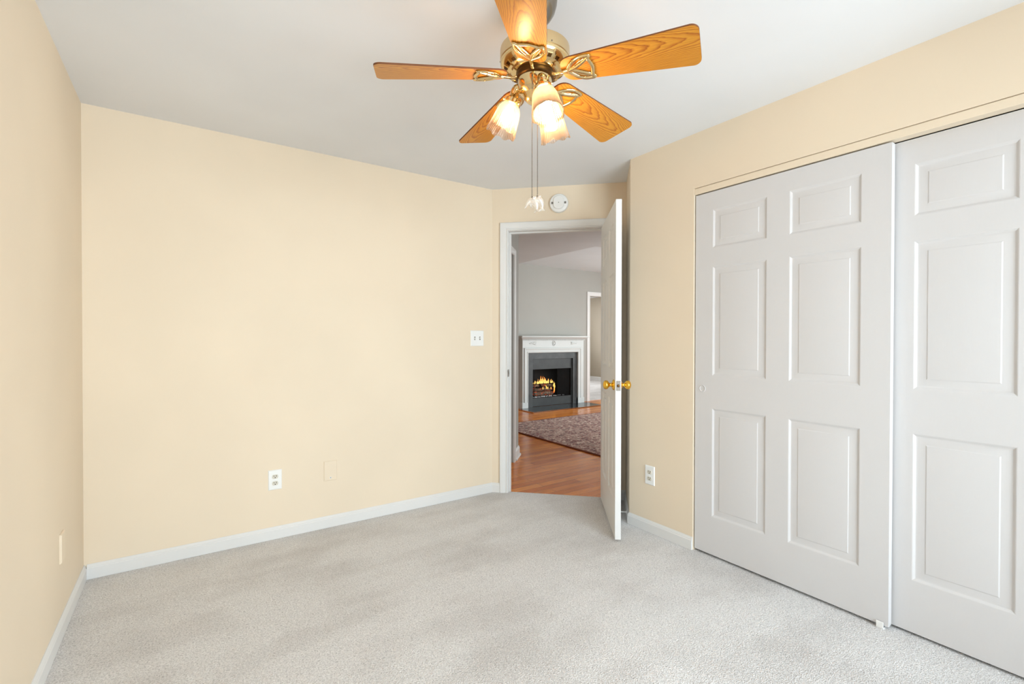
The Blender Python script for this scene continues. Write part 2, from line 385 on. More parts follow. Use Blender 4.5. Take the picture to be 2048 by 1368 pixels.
def panel_leaf(bm, W, Hh, T, cols, rows, deep=1.0):
    # slab x 0..W, y 0 (front) .. T (back), z 0..Hh, with moulded panels on both faces
    xs = sorted({0, W, *[c for p in cols for c in p]}); zs = sorted({0, Hh, *[c for p in rows for c in p]})
    for side in (0, 1):
        Y = (lambda d: d) if side == 0 else (lambda d: T-d)
        for i in range(len(xs)-1):
            for j in range(len(zs)-1):
                x0, x1, z0, z1 = xs[i], xs[i+1], zs[j], zs[j+1]
                isp = any(abs(c[0]-x0) < 1e-6 and abs(c[1]-x1) < 1e-6 for c in cols) and any(abs(r[0]-z0) < 1e-6 and abs(r[1]-z1) < 1e-6 for r in rows)
                rings = PANEL_RINGS if isp else [(0, 0)]
                prev = None
                for ins, d in rings:
                    vs = [bm.verts.new((x, Y(d*deep), z)) for x, z in ((x0+ins, z0+ins), (x1-ins, z0+ins), (x1-ins, z1-ins), (x0+ins, z1-ins))]
                    if prev:
                        for k in range(4): bm.faces.new((prev[k], prev[(k+1) % 4], vs[(k+1) % 4], vs[k]))
                    prev = vs
                bm.faces.new(prev)
    def q(a): bm.faces.new([bm.verts.new(p) for p in a])
    for i in range(len(xs)-1):
        for z in (0, Hh): q([(xs[i], 0, z), (xs[i+1], 0, z), (xs[i+1], T, z), (xs[i], T, z)])
    for j in range(len(zs)-1):
        for x in (0, W): q([(x, 0, zs[j]), (x, 0, zs[j+1]), (x, T, zs[j+1]), (x, T, zs[j])])
    bmesh.ops.remove_doubles(bm, verts=bm.verts[:], dist=1e-5)

# ------------------------------------------------------------------ layout constants
H = 2.44
XL, YB, CD, XR, YC = -0.435, 3.2428, 5.2818, 2.4527, 2.1676
YREAR = -1.40
CX = CD-YB                      # corner between back wall and door wall
S2 = math.sqrt(2)
def dw(s, n, z):                # door wall frame: s along the wall from the corner, n into the bedroom
    return Vector((CX+(s-n)/S2, YB-(s+n)/S2, z))
DW_ROT = math.atan2(-1, 1)      # local +x along s
WT = 0.115                      # door wall thickness
J0, J1, JH = 0.133, 0.900, 2.10 # jamb faces and head of the doorway
K = (CD-(XR+YC))/2
RET = (XR+K, YC+K)              # inner corner door wall / return

# ------------------------------------------------------------------ floors
bm = BM(); prism(bm, [(-.6, -1.55), (3.20, -1.55), (3.20, CD+.045-3.20), (CX-.03, YB+.075), (-.6, YB+.075)], -0.012, 0.0)
struct(obj('floor', bm, 'carpet'), 'beige grey cut pile carpet covering the bedroom floor', 'carpet')
bm = BM(); prism(bm, [(-1, -1), (12, -1), (12, 12), (-1, 12)], -0.10, -0.0125)
struct(obj('floor_hall', bm, 'hardwood'), 'brown oak plank floor seen through the open doorway', 'floor')
bm = BM(); box(bm, 6.50, 10.0, 6.965, 11.0, -0.012, 0.002)
struct(obj('floor_far', bm, 'carpet'), 'pale carpet in the room beyond the far right doorway', 'carpet')
# ------------------------------------------------------------------ ceilings
bm = BM(); prism(bm, [(-.6, -1.55), (3.20, -1.55), (3.20, CD+.03-3.20), (CX-.03, YB+.06), (-.6, YB+.06)], H, H+.12)
struct(obj('ceiling', bm, 'ceiling'), 'smooth white bedroom ceiling that the fan hangs from', 'ceiling')
bm = BM()
prism(bm, [(3.20, CD+.03-3.20), (3.20, 1.5), (9.3, 1.5), (9.3, 4.475), (4.40, 4.475), (4.40, 7.05), (1.5, 7.05), (1.5, YB+.06), (CX-.03, YB+.06)], H, H+.30)
struct(obj('ceiling_hall', bm, 'hallceiling'), 'grey white hall ceiling above the open doorway', 'ceiling')
bm = BM(); box(bm, 4.40, 9.3, 4.475, 7.05, 2.578, 2.74)
struct(obj('ceiling_living', bm, 'livceiling'), 'raised pale ceiling above the fireplace wall', 'ceiling')
bm = BM(); box(bm, 6.4, 10.2, 7.05, 11.2, H, H+.12)
struct(obj('ceiling_far', bm, 'ceiling'), 'ceiling of the room beyond the far right doorway', 'ceiling')
# ------------------------------------------------------------------ bedroom walls
bm = BM(); box(bm, XL-.12, XL, YREAR-.12, YB+.12, -.012, H)
struct(obj('wall_left', bm, 'wall'), 'cream wall along the left edge of the photo', 'wall')
bm = BM(); prism(bm, [(XL, YB), (CX, YB), (CX+.03, YB+.07), (CX-.06, YB+.12), (XL, YB+.12)], -.012, H)
struct(obj('wall_back', bm, 'wall'), 'wide bare cream wall with two low outlet plates', 'wall')
bm = BM()
def dwbox(bm, s0, s1, z0, z1, n0=0, n1=-WT):
    prism(bm, [tuple(dw(s, n, 0)[:2]) for s, n in ((s0, n0), (s1, n0), (s1, n1), (s0, n1))], z0, z1)
SR = (RET[0]-CX)*S2
dwbox(bm, 0.0, J0-.018, -.012, H); dwbox(bm, J1+.018, SR+.5, -.012, H); dwbox(bm, J0-.018, J1+.018, JH+.018, H)
struct(obj('wall_angled', bm, 'wall'), 'narrow angled cream wall holding the open doorway', 'wall')
bm = BM()
OY0, OY1, OZ = -0.155, 1.685, 2.12   # closet opening
prism(bm, [(XR, OY1), (XR, YC), RET, (RET[0]+.07, RET[1]-.07), (XR+.11, YC-.03), (XR+.11, OY1)], -.012, H)
box(bm, XR, XR+.11, OY0, OY1, OZ, H); box(bm, XR, XR+.11, YREAR-.12, OY0, -.012, H)
struct(obj('wall_closet', bm, 'wall'), 'cream wall around the sliding closet doors', 'wall')
bm = BM(); box(bm, 3.10, 3.20, -.45, 1.95, -.012, H); box(bm, XR+.11, 3.10, 1.85, 1.95, -.012, H); box(bm, XR+.11, 3.10, -.45, -.35, -.012, H)
struct(obj('wall_inside', bm, 'wall'), 'closet interior walls behind the sliding doors', 'wall')
WX0, WX1, WZ0, WZ1 = 0.05, 2.25, 0.25, 2.15
bm = BM()
box(bm, XL, WX0, YREAR-.12, YREAR, -.012, H); box(bm, WX1, XR, YREAR-.12, YREAR, -.012, H)
box(bm, WX0, WX1, YREAR-.12, YREAR, -.012, WZ0); box(bm, WX0, WX1, YREAR-.12, YREAR, WZ1, H)
struct(obj('wall_rear', bm, 'wall'), 'cream wall with the added window behind the camera', 'wall')
# unseen window added behind the camera to supply the bedroom's daylight
def window(name, label, x0, x1, z0, z1, y0, y1, mull=2):
    t = thing(name, label, 'window', kind='structure')
    bm = BM(); f = .05
    box(bm, x0, x1, y0, y1, z0, z0+f); box(bm, x0, x1, y0, y1, z1-f, z1); box(bm, x0, x0+f, y0, y1, z0+f, z1-f); box(bm, x1-f, x1, y0, y1, z0+f, z1-f)
    for k in range(1, mull):
        xm = x0+(x1-x0)*k/mull; box(bm, xm-.025, xm+.025, y0, y1, z0+f, z1-f)
    zm = (z0+z1)/2; box(bm, x0+f, x1-f, y0+.01, y1-.01, zm-.018, zm+.018)
    obj('window_frame', bm, 'trim', t)
    bm = BM(); ym = (y0+y1)/2; box(bm, x0+f, x1-f, ym-.002, ym+.002, z0+f, z1-f); obj('pane', bm, 'glass', t)
    return t
window('added_window_1', 'white double window added in the wall behind the camera for daylight', WX0, WX1, WZ0, WZ1, YREAR-.10, YREAR-.05)
# ------------------------------------------------------------------ hall and living room walls
HB = Vector((2.936, 4.140))     # free corner of the hall's left wall
def hl(t, n, z):                # hall left wall frame: t along it from the corner, n towards the hall
    b = Vector((HB.x-1/S2*0, HB.y)); d = Vector((1, 1))/S2; nn = Vector((1, -1))/S2
    p = b+d*t+nn*n; return Vector((p.x, p.y, z))
bm = BM()
hlen = 1.27
def hlbox(bm, t0, t1, z0, z1, n0=0, n1=-.12):
    prism(bm, [tuple(hl(t, n, 0)[:2]) for t, n in ((t0, n0), (t1, n0), (t1, n1), (t0, n1))], z0, z1)
HD0, HD1, HDZ = -1.06, -.305, 2.075   # a closed door in the hall's left wall
hlbox(bm, HD1, 0, -.012, H); hlbox(bm, -hlen+.12, HD0, -.012, H); hlbox(bm, HD0, HD1, HDZ, H)
struct(obj('wall_hall', bm, 'hallwall'), 'pale grey hall wall just inside the doorway on the left', 'wall')
bm = BM(); prism(bm, [tuple(hl(0, -.12, 0)[:2]), (2.35, 4.9), (2.35, 6.93), (2.23, 6.93), (2.23, 4.82), tuple(hl(-.12, -.12, 0)[:2])], -.012, H)
struct(obj('wall_west', bm, 'hallwall'), 'living room side wall hidden behind the hall wall', 'wall')
FY = 6.93
FBX0, FBX1, FBZ = 5.151, 6.113, 0.865
bm = BM()
box(bm, 2.23, FBX0, FY, FY+.12, -.012, 2.74); box(bm, FBX0, FBX1, FY, FY+.12, FBZ, 2.74); box(bm, FBX1, 6.665, FY, FY+.12, -.012, 2.74)
box(bm, 6.665, 7.50, FY, FY+.12, 2.087, 2.74); box(bm, 7.50, 9.3, FY, FY+.12, -.012, 2.74)
struct(obj('wall_fireplace', bm, 'hallwall'), 'pale grey living room wall behind the white fireplace', 'wall')
EY0, EY1, EZ0, EZ1 = 3.05, 5.55, .35, 2.25
bm = BM(); box(bm, 9.2, 9.32, 2.3, EY0, -.012, 2.74); box(bm, 9.2, 9.32, EY1, 7.05, -.012, 2.74); box(bm, 9.2, 9.32, EY0, EY1, -.012, EZ0); box(bm, 9.2, 9.32, EY0, EY1, EZ1, 2.74)
struct(obj('wall_east', bm, 'hallwall'), 'living room end wall hidden to the right', 'wall')
bm = BM()
LX0, LX1, LZ0, LZ1 = 4.6, 8.5, .30, 2.25
box(bm, 3.05, LX0, 2.33, 2.45, -.012, H); box(bm, LX1, 9.2, 2.33, 2.45, -.012, H); box(bm, LX0, LX1, 2.33, 2.45, -.012, LZ0); box(bm, LX0, LX1, 2.33, 2.45, LZ1, H)
struct(obj('wall_south', bm, 'hallwall'), 'living room wall with the added window hidden behind the bedroom', 'wall')
window('added_window_2', 'added living room window for daylight, unseen behind the bedroom closet', LX0, LX1, LZ0, LZ1, 2.36, 2.41, 4)  # unseen window put in to light the living room
bm = BM(); box(bm, 10.0, 10.12, 7.05, 11.12, -.012, H); box(bm, 6.40, 6.50, 7.05, 11.12, -.012, H)
struct(obj('wall_far', bm, 'farwall'), 'beige wall seen through the far right doorway', 'wall')
bm = BM(); box(bm, 6.5, 6.9, 11.0, 11.12, -.012, H); box(bm, 9.5, 10, 11.0, 11.12, -.012, H); box(bm, 6.9, 9.5, 11.0, 11.12, -.012, .6); box(bm, 6.9, 9.5, 11.0, 11.12, 2.2, H)
struct(obj('wall_end', bm, 'farwall'), 'wall of the far room with its added window out of sight', 'wall')
we = window('added_window_4', 'added living room end window for daylight, unseen to the right', EY0, EY1, EZ0, EZ1, -.025, .025, 3)  # unseen window put in to brighten the hall's left wall
we.location = (9.26, 0, 0); we.rotation_euler = (0, 0, R(90))
window('added_window_3', 'added window for daylight in the far room, out of sight', 6.9, 9.5, .6, 2.2, 11.03, 11.08, 3)  # unseen window put in to light the far room

# ------------------------------------------------------------------ baseboards
def baseboard(name, path, label, mat='trim', prof=BASE_PROF):
    bm = BM(); sweep_plan(bm, path, prof)
    return struct(obj(name, bm, mat, smooth=25), label, 'baseboard')
baseboard('baseboard_left', [(XL, YB), (XL, YREAR)], 'white baseboard along the left wall')
p0 = dw(J0-.068, 0, 0)
baseboard('baseboard_back', [(p0.x, p0.y), (CX, YB), (XL+.013, YB)], 'long white baseboard under the bare cream wall and its angled corner')
p1 = dw(J1+.066, 0, 0)
baseboard('baseboard_closet', [(XR, OY1), (XR, YC), (RET[0], RET[1]), (p1.x, p1.y)], 'short white baseboard between closet doors and open door')
baseboard('baseboard_rear', [(XL+.013, YREAR), (XR-.013, YREAR)], 'white baseboard behind the camera')
baseboard('baseboard_side', [(XR, YREAR+.013), (XR, OY0)], 'white baseboard beside the closet behind the camera')
HB_PROF = [(0, -.012), (.026, -.012), (.026, -.002), (.022, .008), (.014, .012), (.013, .075), (.008, .085), (.004, .095), (0, .095)]
baseboard('baseboard_hall', [tuple(hl(0.0, -.10, 0)[:2]), tuple(hl(0, 0, 0)[:2]), tuple(hl(HD1+.066, 0, 0)[:2])], 'white hall baseboard with shoe moulding inside the doorway', prof=HB_PROF)
baseboard('baseboard_living', [(4.88, FY), (2.36, FY)], 'white baseboard left of the fireplace', prof=HB_PROF)
baseboard('baseboard_far', [(10.0, 7.06), (10.0, 10.99)], 'pale baseboard of the room beyond the far doorway', prof=[(o, h+.014) for o, h in HB_PROF])

# ------------------------------------------------------------------ doorway: jamb, casing
bm = BM()
casing(bm, J0-.004, J1+.004, JH+.004, CASE_PROF, lambda s, d, z: dw(s, d, z))
casing(bm, J0-.004, J1+.004, JH+.004, CASE_PROF, lambda s, d, z: dw(s, -WT-d, z), z0=-.012)
t = obj('trim_1', bm, 'trim', smooth=20); struct(t, 'white moulded casing framing the open doorway', 'door frame')
bm = BM()
dwbox(bm, J0-.018, J0, -.012, JH); dwbox(bm, J1, J1+.018, -.012, JH); dwbox(bm, J0-.018, J1+.018, JH, JH+.018)
dwbox(bm, J0, J0+.011, -.012, JH-.011, -.045, -.08); dwbox(bm, J1-.011, J1, -.012, JH-.011, -.045, -.08); dwbox(bm, J0, J1, JH-.011, JH, -.045, -.08)
obj('jamb', bm, 'trim', t)
# strike plate on the left jamb (its own small thing fixed to the frame)
bm = BM()
def plate_oct(bm, s, n0, n1, z0, z1, th):
    c = .25*(z1-z0); pts = [(n0, z0+c), (n0, z1-c), (n0-.004, z1), (n1, z1), (n1, z0), (n0-.004, z0)]
    a = [bm.verts.new(dw(s, n, z)) for n, z in pts]; b = [bm.verts.new(dw(s+th, n, z)) for n, z in pts]
    bm.faces.new(a); bm.faces.new(b[::-1])
    for i in range(len(pts)): bm.faces.new((a[i], a[(i+1) % 6], b[(i+1) % 6], b[i]))
plate_oct(bm, J0, .012, -.032, .935, .992, .0022)
obj('strike_plate', bm, 'steel', t)
bm = BM(); plate_oct(bm, J0+.0022, -.006, -.024, .950, .977, .0006); obj('strike_hole', bm, 'dark', t)

# ------------------------------------------------------------------ the open swing door
DW_W, DW_H, DW_T = 0.762, 2.075, 0.035
FX, FYY = 2.1566, 2.0186           # free edge, visible face
ex, ey = dw(0.864, 0.02, 0)[:2]    # hinge end, visible face
ang = math.atan2(ey-FYY, ex-FX)
DW_W = math.hypot(ex-FX, ey-FYY)
door = thing('door_1', 'white six panel door with brass knob standing open edge-on in the doorway', 'door', (FX, FYY, .015), (0, 0, ang), kind='structure')
# local: x from free edge to hinge, visible face towards local +y
bm = BM()
W_ = DW_W; c1 = (.112, W_/2-.052); c2 = (W_/2+.052, W_-.112)
panel_leaf(bm, W_, DW_H, DW_T, [c1, c2], [(.225, .842), (1.03, 1.645), (1.755, 1.965)], 1.7)
for v in bm.verts: v.co.y -= DW_T
obj('door_leaf', bm, 'trim', door, smooth=12)
def knob(parent, x, z, y0, sgn, name='door_knob'):
    mat = Matrix.Translation((x, y0, z)) @ Matrix.Rotation(R(-90*sgn), 4, 'X')
    bm = BM()
    lathe(bm, [(0, .0), (.033, .0), (.033, .004), (.030, .008), (.020, .012), (.013, .016)], 32, mat)
    rose = obj('rosette', bm, 'gold', parent, smooth=40)
    bm = BM()
    lathe(bm, [(.0135, .014), (.011, .022), (.0115, .028), (.018, .033), (.0265, .041), (.0285, .050), (.0265, .058), (.019, .065), (.010, .068), (0, .0685)], 32, mat)
    return obj(name, bm, 'gold', parent, smooth=50)
knob(door, .060, .955-.015, 0, 1); knob(door, .060, .955-.015, -DW_T, -1)
bm = BM(); box(bm, -.0018, .001, -DW_T/2-.0125, -DW_T/2+.0125, .910, .970, .0006, seg=1)
obj('latch_plate', bm, 'steel', door)
bm = BM(); lathe(bm, [(0, 0), (.0085, 0), (.0085, .004), (.006, .007), (0, .0075)], 20, Matrix.Translation((-.0018, -DW_T/2, .940)) @ Matrix.Rotation(R(-90), 4, 'Y'))
obj('latch_bolt', bm, 'bronze', door, smooth=40)
for hz in (.22, 1.03, 1.85):
    bm = BM(); lathe(bm, [(0, 0), (.006, 0), (.006, .09), (0, .09)], 14, Matrix.Translation((W_+.006, -DW_T-.003, hz-.045)))
    box(bm, W_-.030, W_+.004, -DW_T-.0015, -DW_T+.0005, hz-.044, hz+.044)
    obj('hinge', bm, 'gold', door, smooth=40)

# hall door (closed) and its casing at the left just inside the hall
bm = BM(); casing(bm, HD0, HD1, HDZ, [(o, d) for o, d in CASE_PROF], lambda s, d, z: hl(s, d, z), z0=-.012)
struct(obj('trim_2', bm, 'trim', smooth=20), 'white door casing on the hall wall just inside the doorway', 'door frame')
hd = thing('door_2', 'white door closed in the hall wall at the far left of the doorway', 'door', tuple(hl(HD0+.004, -.03, -.005)), (0, 0, R(45)), kind='structure')
bm = BM(); wd = HD1-HD0-.008
panel_leaf(bm, wd, HDZ-.004, .035, [(.11, wd/2-.05), (wd/2+.05, wd-.11)], [(.23, .84), (1.03, 1.64), (1.75, 1.96)])
obj('door_leaf', bm, 'trim', hd, smooth=12)

# ------------------------------------------------------------------ sliding closet doors
def closet_door(name, label, xface, y_left, width, z0, z1):
    # seen from the bedroom: local x runs from the photo's left edge towards the camera
    t = thing(name, label, 'door', (xface, y_left, z0), (0, 0, R(-90)), kind='structure')
    bm = BM()
    hh = z1-z0; m = .108; c = width/2
    zo = z0
    panel_leaf(bm, width, hh, .034, [(m, c-.055), (c+.055, width-m)], [(.230-zo, .848-zo), (1.033-zo, 1.652-zo), (1.757-zo, 1.975-zo)])
    obj('door_leaf', bm, 'door', t, smooth=12)
    return t
cdA = closet_door('door_3', 'front sliding closet door, all six panels in view with a round finger pull', 2.461, 1.678, .934, .014, 2.076)
cdB = closet_door('door_4', 'rear sliding closet door at the right edge, partly behind the front one', 2.507, .788, .934, .012, 2.079)
bm = BM(); lathe(bm, [(.0, -.001), (.0135, -.001), (.0150, .0005), (.0165, .0022), (.0185, .0028), (.0200, .0015), (.0205, -.001)], 32, Matrix.Translation((.048, 0, .955-.014)) @ Matrix.Rotation(R(90), 4, 'X'))
obj('finger_pull', bm, 'door', cdA, smooth=60)
bm = BM(); box(bm, XR+.004, XR+.054, OY0, OY1-.001, 2.083, OZ-.002, .0015, seg=1)
struct(obj('trim_3', bm, 'wall'), 'cream fascia board above the sliding closet doors', 'trim')
bm = BM(); box(bm, XR+.056, XR+.10, OY0, OY1, OZ-.016, OZ, 0)
struct(obj('trim_4', bm, 'steel'), 'hidden closet door track behind the cream fascia', 'trim')
g = thing('floor_guide', 'small white guide bracket at the foot of the front closet door', 'bracket', (2.458, .772, 0))
bm = BM(); box(bm, -.006, .012, -.014, .014, 0, .005, .001, seg=1); box(bm, -.006, -.002, -.013, .013, .002, .030, .001, seg=1); obj('bracket', bm, 'plastic', g)

# ------------------------------------------------------------------ plates, outlets, switch, detector
def plate_mesh(wid, hei, th=.0055):
    # local x across, z up, +y out of the wall; plate with a sloped rim
    bm = BM()
    def ring(i, y): return [bm.verts.new((x, y, z)) for x, z in ((-wid/2+i, -hei/2+i), (wid/2-i, -hei/2+i), (wid/2-i, hei/2-i), (-wid/2+i, hei/2-i))]
    r = [ring(0, 0), ring(0, th*.35), ring(.0045, th), ring(.006, th)]
    for a, b in zip(r, r[1:]):
        for k in range(4): bm.faces.new((a[k], a[(k+1) % 4], b[(k+1) % 4], b[k]))
    bm.faces.new(r[-1]); bm.faces.new(r[0][::-1]); return bm
def receptacle(parent, z, y):
    bm = BM()
    pts = []
    for k in range(40):
        a = 2*math.pi*k/40; x = .0172*math.cos(a); zz = max(-.0122, min(.0122, .0172*math.sin(a))); pts.append((x, zz))
    for (sc, y0, y1) in ((1, y-.001, y+.0025),):
        A = [bm.verts.new((x, y0, z+q)) for x, q in pts]; B = [bm.verts.new((x, y1, z+q)) for x, q in pts]
        bm.faces.new(B); bm.faces.new(A[::-1])
        for i in range(40): bm.faces.new((A[i], A[(i+1) % 40], B[(i+1) % 40], B[i]))
    ys = y+.0025
    box(bm, -.0078, -.0052, ys-.0005, ys+.0004, z-.001, z+.0085, mi=1); box(bm, .0052, .0078, ys-.0005, ys+.0004, z+.0005, z+.0085, mi=1)
    lathe(bm, [(.0, ys-.0005), (.0030, ys-.0005), (.0030, ys+.0004), (0, ys+.0004)], 12, Matrix.Translation((0, 0, z-.0062)) @ Matrix.Rotation(R(-90), 4, 'X') @ Matrix.Scale(1, 4), mi=1)
    return obj('receptacle', bm, ['ivory', 'dark'], parent, smooth=30)
def outlet(label, loc, rz, ivory=True):
    t = thing('wall_outlet', label, 'outlet', loc, (0, 0, rz), group='duplex outlets')
    obj('cover_plate', plate_mesh(.076, .122), 'plastic', t, smooth=20)
    receptacle(t, .0205, .0055); receptacle(t, -.0205, .0055)
    bm = BM(); lathe(bm, [(0, .0055), (.003, .0055), (.0028, .0068), (0, .007)], 12, Matrix.Rotation(R(-90), 4, 'X')); obj('screw', bm, 'plastic', t)
    return t
outlet('white duplex outlet low on the wide bare cream wall', (.453, YB, .366), R(180))
outlet('white duplex outlet on the narrow wall between the open door and closet', (XR, 1.996, .366), R(90))
t = thing('wall_plate', 'cream painted cover plate with a small jack beside the outlet', 'cover plate', (.783, YB, .371), (0, 0, R(180)), group='painted cover plates')
obj('cover_plate', plate_mesh(.084, .130, .0045), 'paintedplate', t, smooth=20)
bm = BM(); lathe(bm, [(.0, .0045), (.0060, .0045), (.0055, .0065), (.003, .0068), (.003, .0050), (0, .0050)], 20, Matrix.Translation((0, 0, -.046)) @ Matrix.Rotation(R(-90), 4, 'X'))
obj('jack', bm, 'plastic', t, smooth=40)
bm = BM(); lathe(bm, [(.0, .0052), (.0028, .0052), (.0028, .0062), (0, .0062)], 12, Matrix.Translation((0, 0, -.046)) @ Matrix.Rotation(R(-90), 4, 'X')); obj('socket', bm, 'dark', t)
t = thing('wall_plate', 'cream painted cover plate seen edge-on on the left wall', 'cover plate', (XL, 2.718, .362), (0, 0, R(-90)), group='painted cover plates')
obj('cover_plate', plate_mesh(.074, .122, .0075), 'paintedplate', t, smooth=20)
t = thing('light_switch', 'white double light switch plate left of the doorway', 'light switch', (1.898, YB, 1.243), (0, 0, R(180)))
obj('cover_plate', plate_mesh(.118, .122), 'plastic', t, smooth=20)
for sx, tl in ((-.023, 1), (.023, -1)):
    bm = BM(); box(bm, sx-.0055, sx+.0055, .0053, .0060, -.013, .013, mi=1)
    m = Matrix.Translation((sx, .006, 0)) @ Matrix.Rotation(R(28*tl), 4, 'X')
    n0 = len(bm.verts); box(bm, -.0042, .0042, -.003, .012, -.0045, .0045, .0012, seg=1)
    bm.verts.ensure_lookup_table()
    for v in bm.verts[n0:]: v.co = m @ v.co
    obj('toggle', bm, ['plastic', 'greyplastic'], t)
t = thing('smoke_detector', 'round white smoke detector on the wall above the doorway', 'smoke detector', tuple(dw(.537, 0, 2.300)), (0, 0, R(135)))
mrot = Matrix.Rotation(R(-90), 4, 'X')
bm = BM(); lathe(bm, [(0, 0), (.073, 0), (.074, .006), (.073, .020), (.069, .027), (.060, .031), (.0, .032)], 48, mrot); obj('base', bm, 'plastic', t, smooth=35)
bm = BM()
pts = []
for k in range(48):
    a = 2*math.pi*k/48; x = .042*math.cos(a); z = .036*math.sin(a)+(.018 if math.sin(a) > 0 else -.014); pts.append((x, z))
A = [bm.verts.new((x, .030, z)) for x, z in pts]; B = [bm.verts.new((x, .039, z)) for x, z in pts]; C = [bm.verts.new((x*.93, .042, z*.93)) for x, z in pts]
for a, b in ((A, B), (B, C)):
    for i in range(48): bm.faces.new((a[i], a[(i+1) % 48], b[(i+1) % 48], b[i]))
bm.faces.new(C); obj('cover', bm, 'plastic', t, smooth=30)
for sx in (-1, 1):
    bm = BM(); box(bm, sx*.0505-.0075, sx*.0505+.0075, .0295, .0330, -.0085, .0085, .001, seg=1); obj('vent', bm, 'greyplastic', t)
bm = BM(); lathe(bm, [(0, .0415), (.0035, .0415), (.003, .0435), (0, .044)], 16, mrot); obj('test_button', bm, 'greyplastic', t)
# spring door stop behind the open door
q = Vector((XR+.06, YC+.06, 0)) + Vector((-1, 1, 0))/S2*.012
t = thing('door_stop', 'thin pale rod door stop low on the wall behind the open door', 'door stop', (q.x, q.y, .045), (0, 0, R(135)))
bm = BM(); lathe(bm, [(0, 0), (.011, 0), (.010, .004), (.005, .008), (.0036, .010), (.0036, .060), (.0, .060)], 16, Matrix.Rotation(R(90), 4, 'Y')); obj('rod', bm, 'plastic', t, smooth=40)
bm = BM(); lathe(bm, [(0, .058), (.0065, .058), (.0070, .068), (.005, .073), (0, .074)], 16, Matrix.Rotation(R(90), 4, 'Y')); obj('tip', bm, 'plastic', t, smooth=40)

# ------------------------------------------------------------------ ceiling fan
FCX, FCY = 1.0039, 1.3198
fan = thing('ceiling_fan', 'brass ceiling fan with five oak blades and three lit glass shades', 'ceiling fan', (FCX, FCY, H))
def zl(z): return z-H
def flip(prof): return [(r, zl(z)) for r, z in prof]
bm = BM(); lathe(bm, flip([(0, 2.44), (.078, 2.44), (.0785, 2.425), (.076, 2.400), (.069, 2.376), (.057, 2.356), (.044, 2.343), (.030, 2.335), (.018, 2.331), (0, 2.330)]), 48); obj('canopy', bm, 'nickel', fan, smooth=35)
bm = BM(); lathe(bm, flip([(.0, 2.345), (.0125, 2.345), (.0125, 2.245), (.0, 2.245)]), 24)
lathe(bm, flip([(0, 2.262), (.026, 2.262), (.030, 2.256), (.032, 2.246), (0, 2.246)]), 32); obj('downrod', bm, 'nickel', fan, smooth=35)
bm = BM()
lathe(bm, flip([(.0, 2.250), (.104, 2.250), (.114, 2.249), (.1195, 2.246), (.1205, 2.242), (.1205, 2.206), (.1180, 2.2045), (.1180, 2.2025), (.1200, 2.2010), (.1195, 2.196), (.117, 2.190), (.111, 2.183), (.103, 2.1775), (.093, 2.173), (.084, 2.170), (.080, 2.165), (.072, 2.163), (0, 2.163)]), 72)
mh = obj('motor_housing', bm, 'brushed', fan, smooth=30)
mh.data.materials.append(M['brass'])
for p in mh.data.polygons:
    if p.center.z < zl(2.2015): p.material_index = 1
# vent slots of the housing: framed dark openings around the lower bowl
bm = BM()
for k in range(20):
    a = 2*math.pi*(k+.5)/20
    m = Matrix.Rotation(a, 4, 'Z') @ Matrix.Translation((.1015, 0, zl(2.1765))) @ Matrix.Rotation(R(-31), 4, 'Y')
    for (hx, hy, hz, mi) in ((.0085, .0095, .0012, 0), (.0058, .0068, .0020, 1)):
        n0 = len(bm.verts); box(bm, -hx, hx, -hy, hy, -hz, hz, mi=mi); bm.verts.ensure_lookup_table()
        for v in bm.verts[n0:]: v.co = m @ v.co
obj('vent_ring', bm, ['brass', 'bronze'], fan)
for k in range(6):
    a = 2*math.pi*k/6+.35
    bm = BM(); sphere(bm, (.1205*math.cos(a), .1205*math.sin(a), zl(2.212)), .0028, 1)
    obj('screw', bm, 'steel', fan, smooth=60)
bm = BM(); lathe(bm, flip([(0, 2.164), (.064, 2.164), (.066, 2.160), (.066, 2.146), (.060, 2.143), (0, 2.143)]), 48); obj('flywheel', bm, 'bronze', fan, smooth=35)
bm = BM(); lathe(bm, flip([(0, 2.144), (.057, 2.144), (.0595, 2.141), (.0590, 2.115), (.057, 2.103), (.050, 2.097), (.040, 2.092), (.036, 2.084), (.034, 2.074), (.026, 2.066), (.012, 2.062), (.0, 2.061)]), 48); obj('switch_housing', bm, 'brass', fan, smooth=35)
TH0, DROOP, PIT = R(-60.675), R(3.97), R(-12.547)
RB, U0 = .539, .100
def blade_mesh():
    pts = []
    def hw(u): return .055+(.080-.055)*(u-.18)/(RB-.18)
    n = 14
    for i in range(n+1):           # rounded root, v from -hw to +hw
        a = math.pi*(i/n); e = .62
        s_ = math.sin(a); c_ = math.cos(a)
        v = -hw(.15)*math.copysign(abs(c_)**e, c_); u = .150-(.150-U0)*abs(s_)**.9
        pts.append((u, v))
    rc = .024
    w1 = hw(RB)
    for i in range(9):             # tip corner +v
        a = math.pi/2*(i/8); pts.append((RB-rc+rc*math.sin(a), w1-.001-rc+rc*math.cos(a)))
    for i in range(9):
        a = math.pi/2*(i/8); pts.append((RB-rc+rc*math.cos(a), -(w1-.001)+rc-rc*math.sin(a)))
    bm = BM(); th = .0028
    A = [bm.verts.new((u, v, -th)) for u, v in pts]; B = [bm.verts.new((u, v, th)) for u, v in pts]
    f1 = bm.faces.new(A); f2 = bm.faces.new(B)
    for i in range(len(pts)):
        f = bm.faces.new((A[i], A[(i+1) % len(pts)], B[(i+1) % len(pts)], B[i])); f.material_index = 1
    return bm
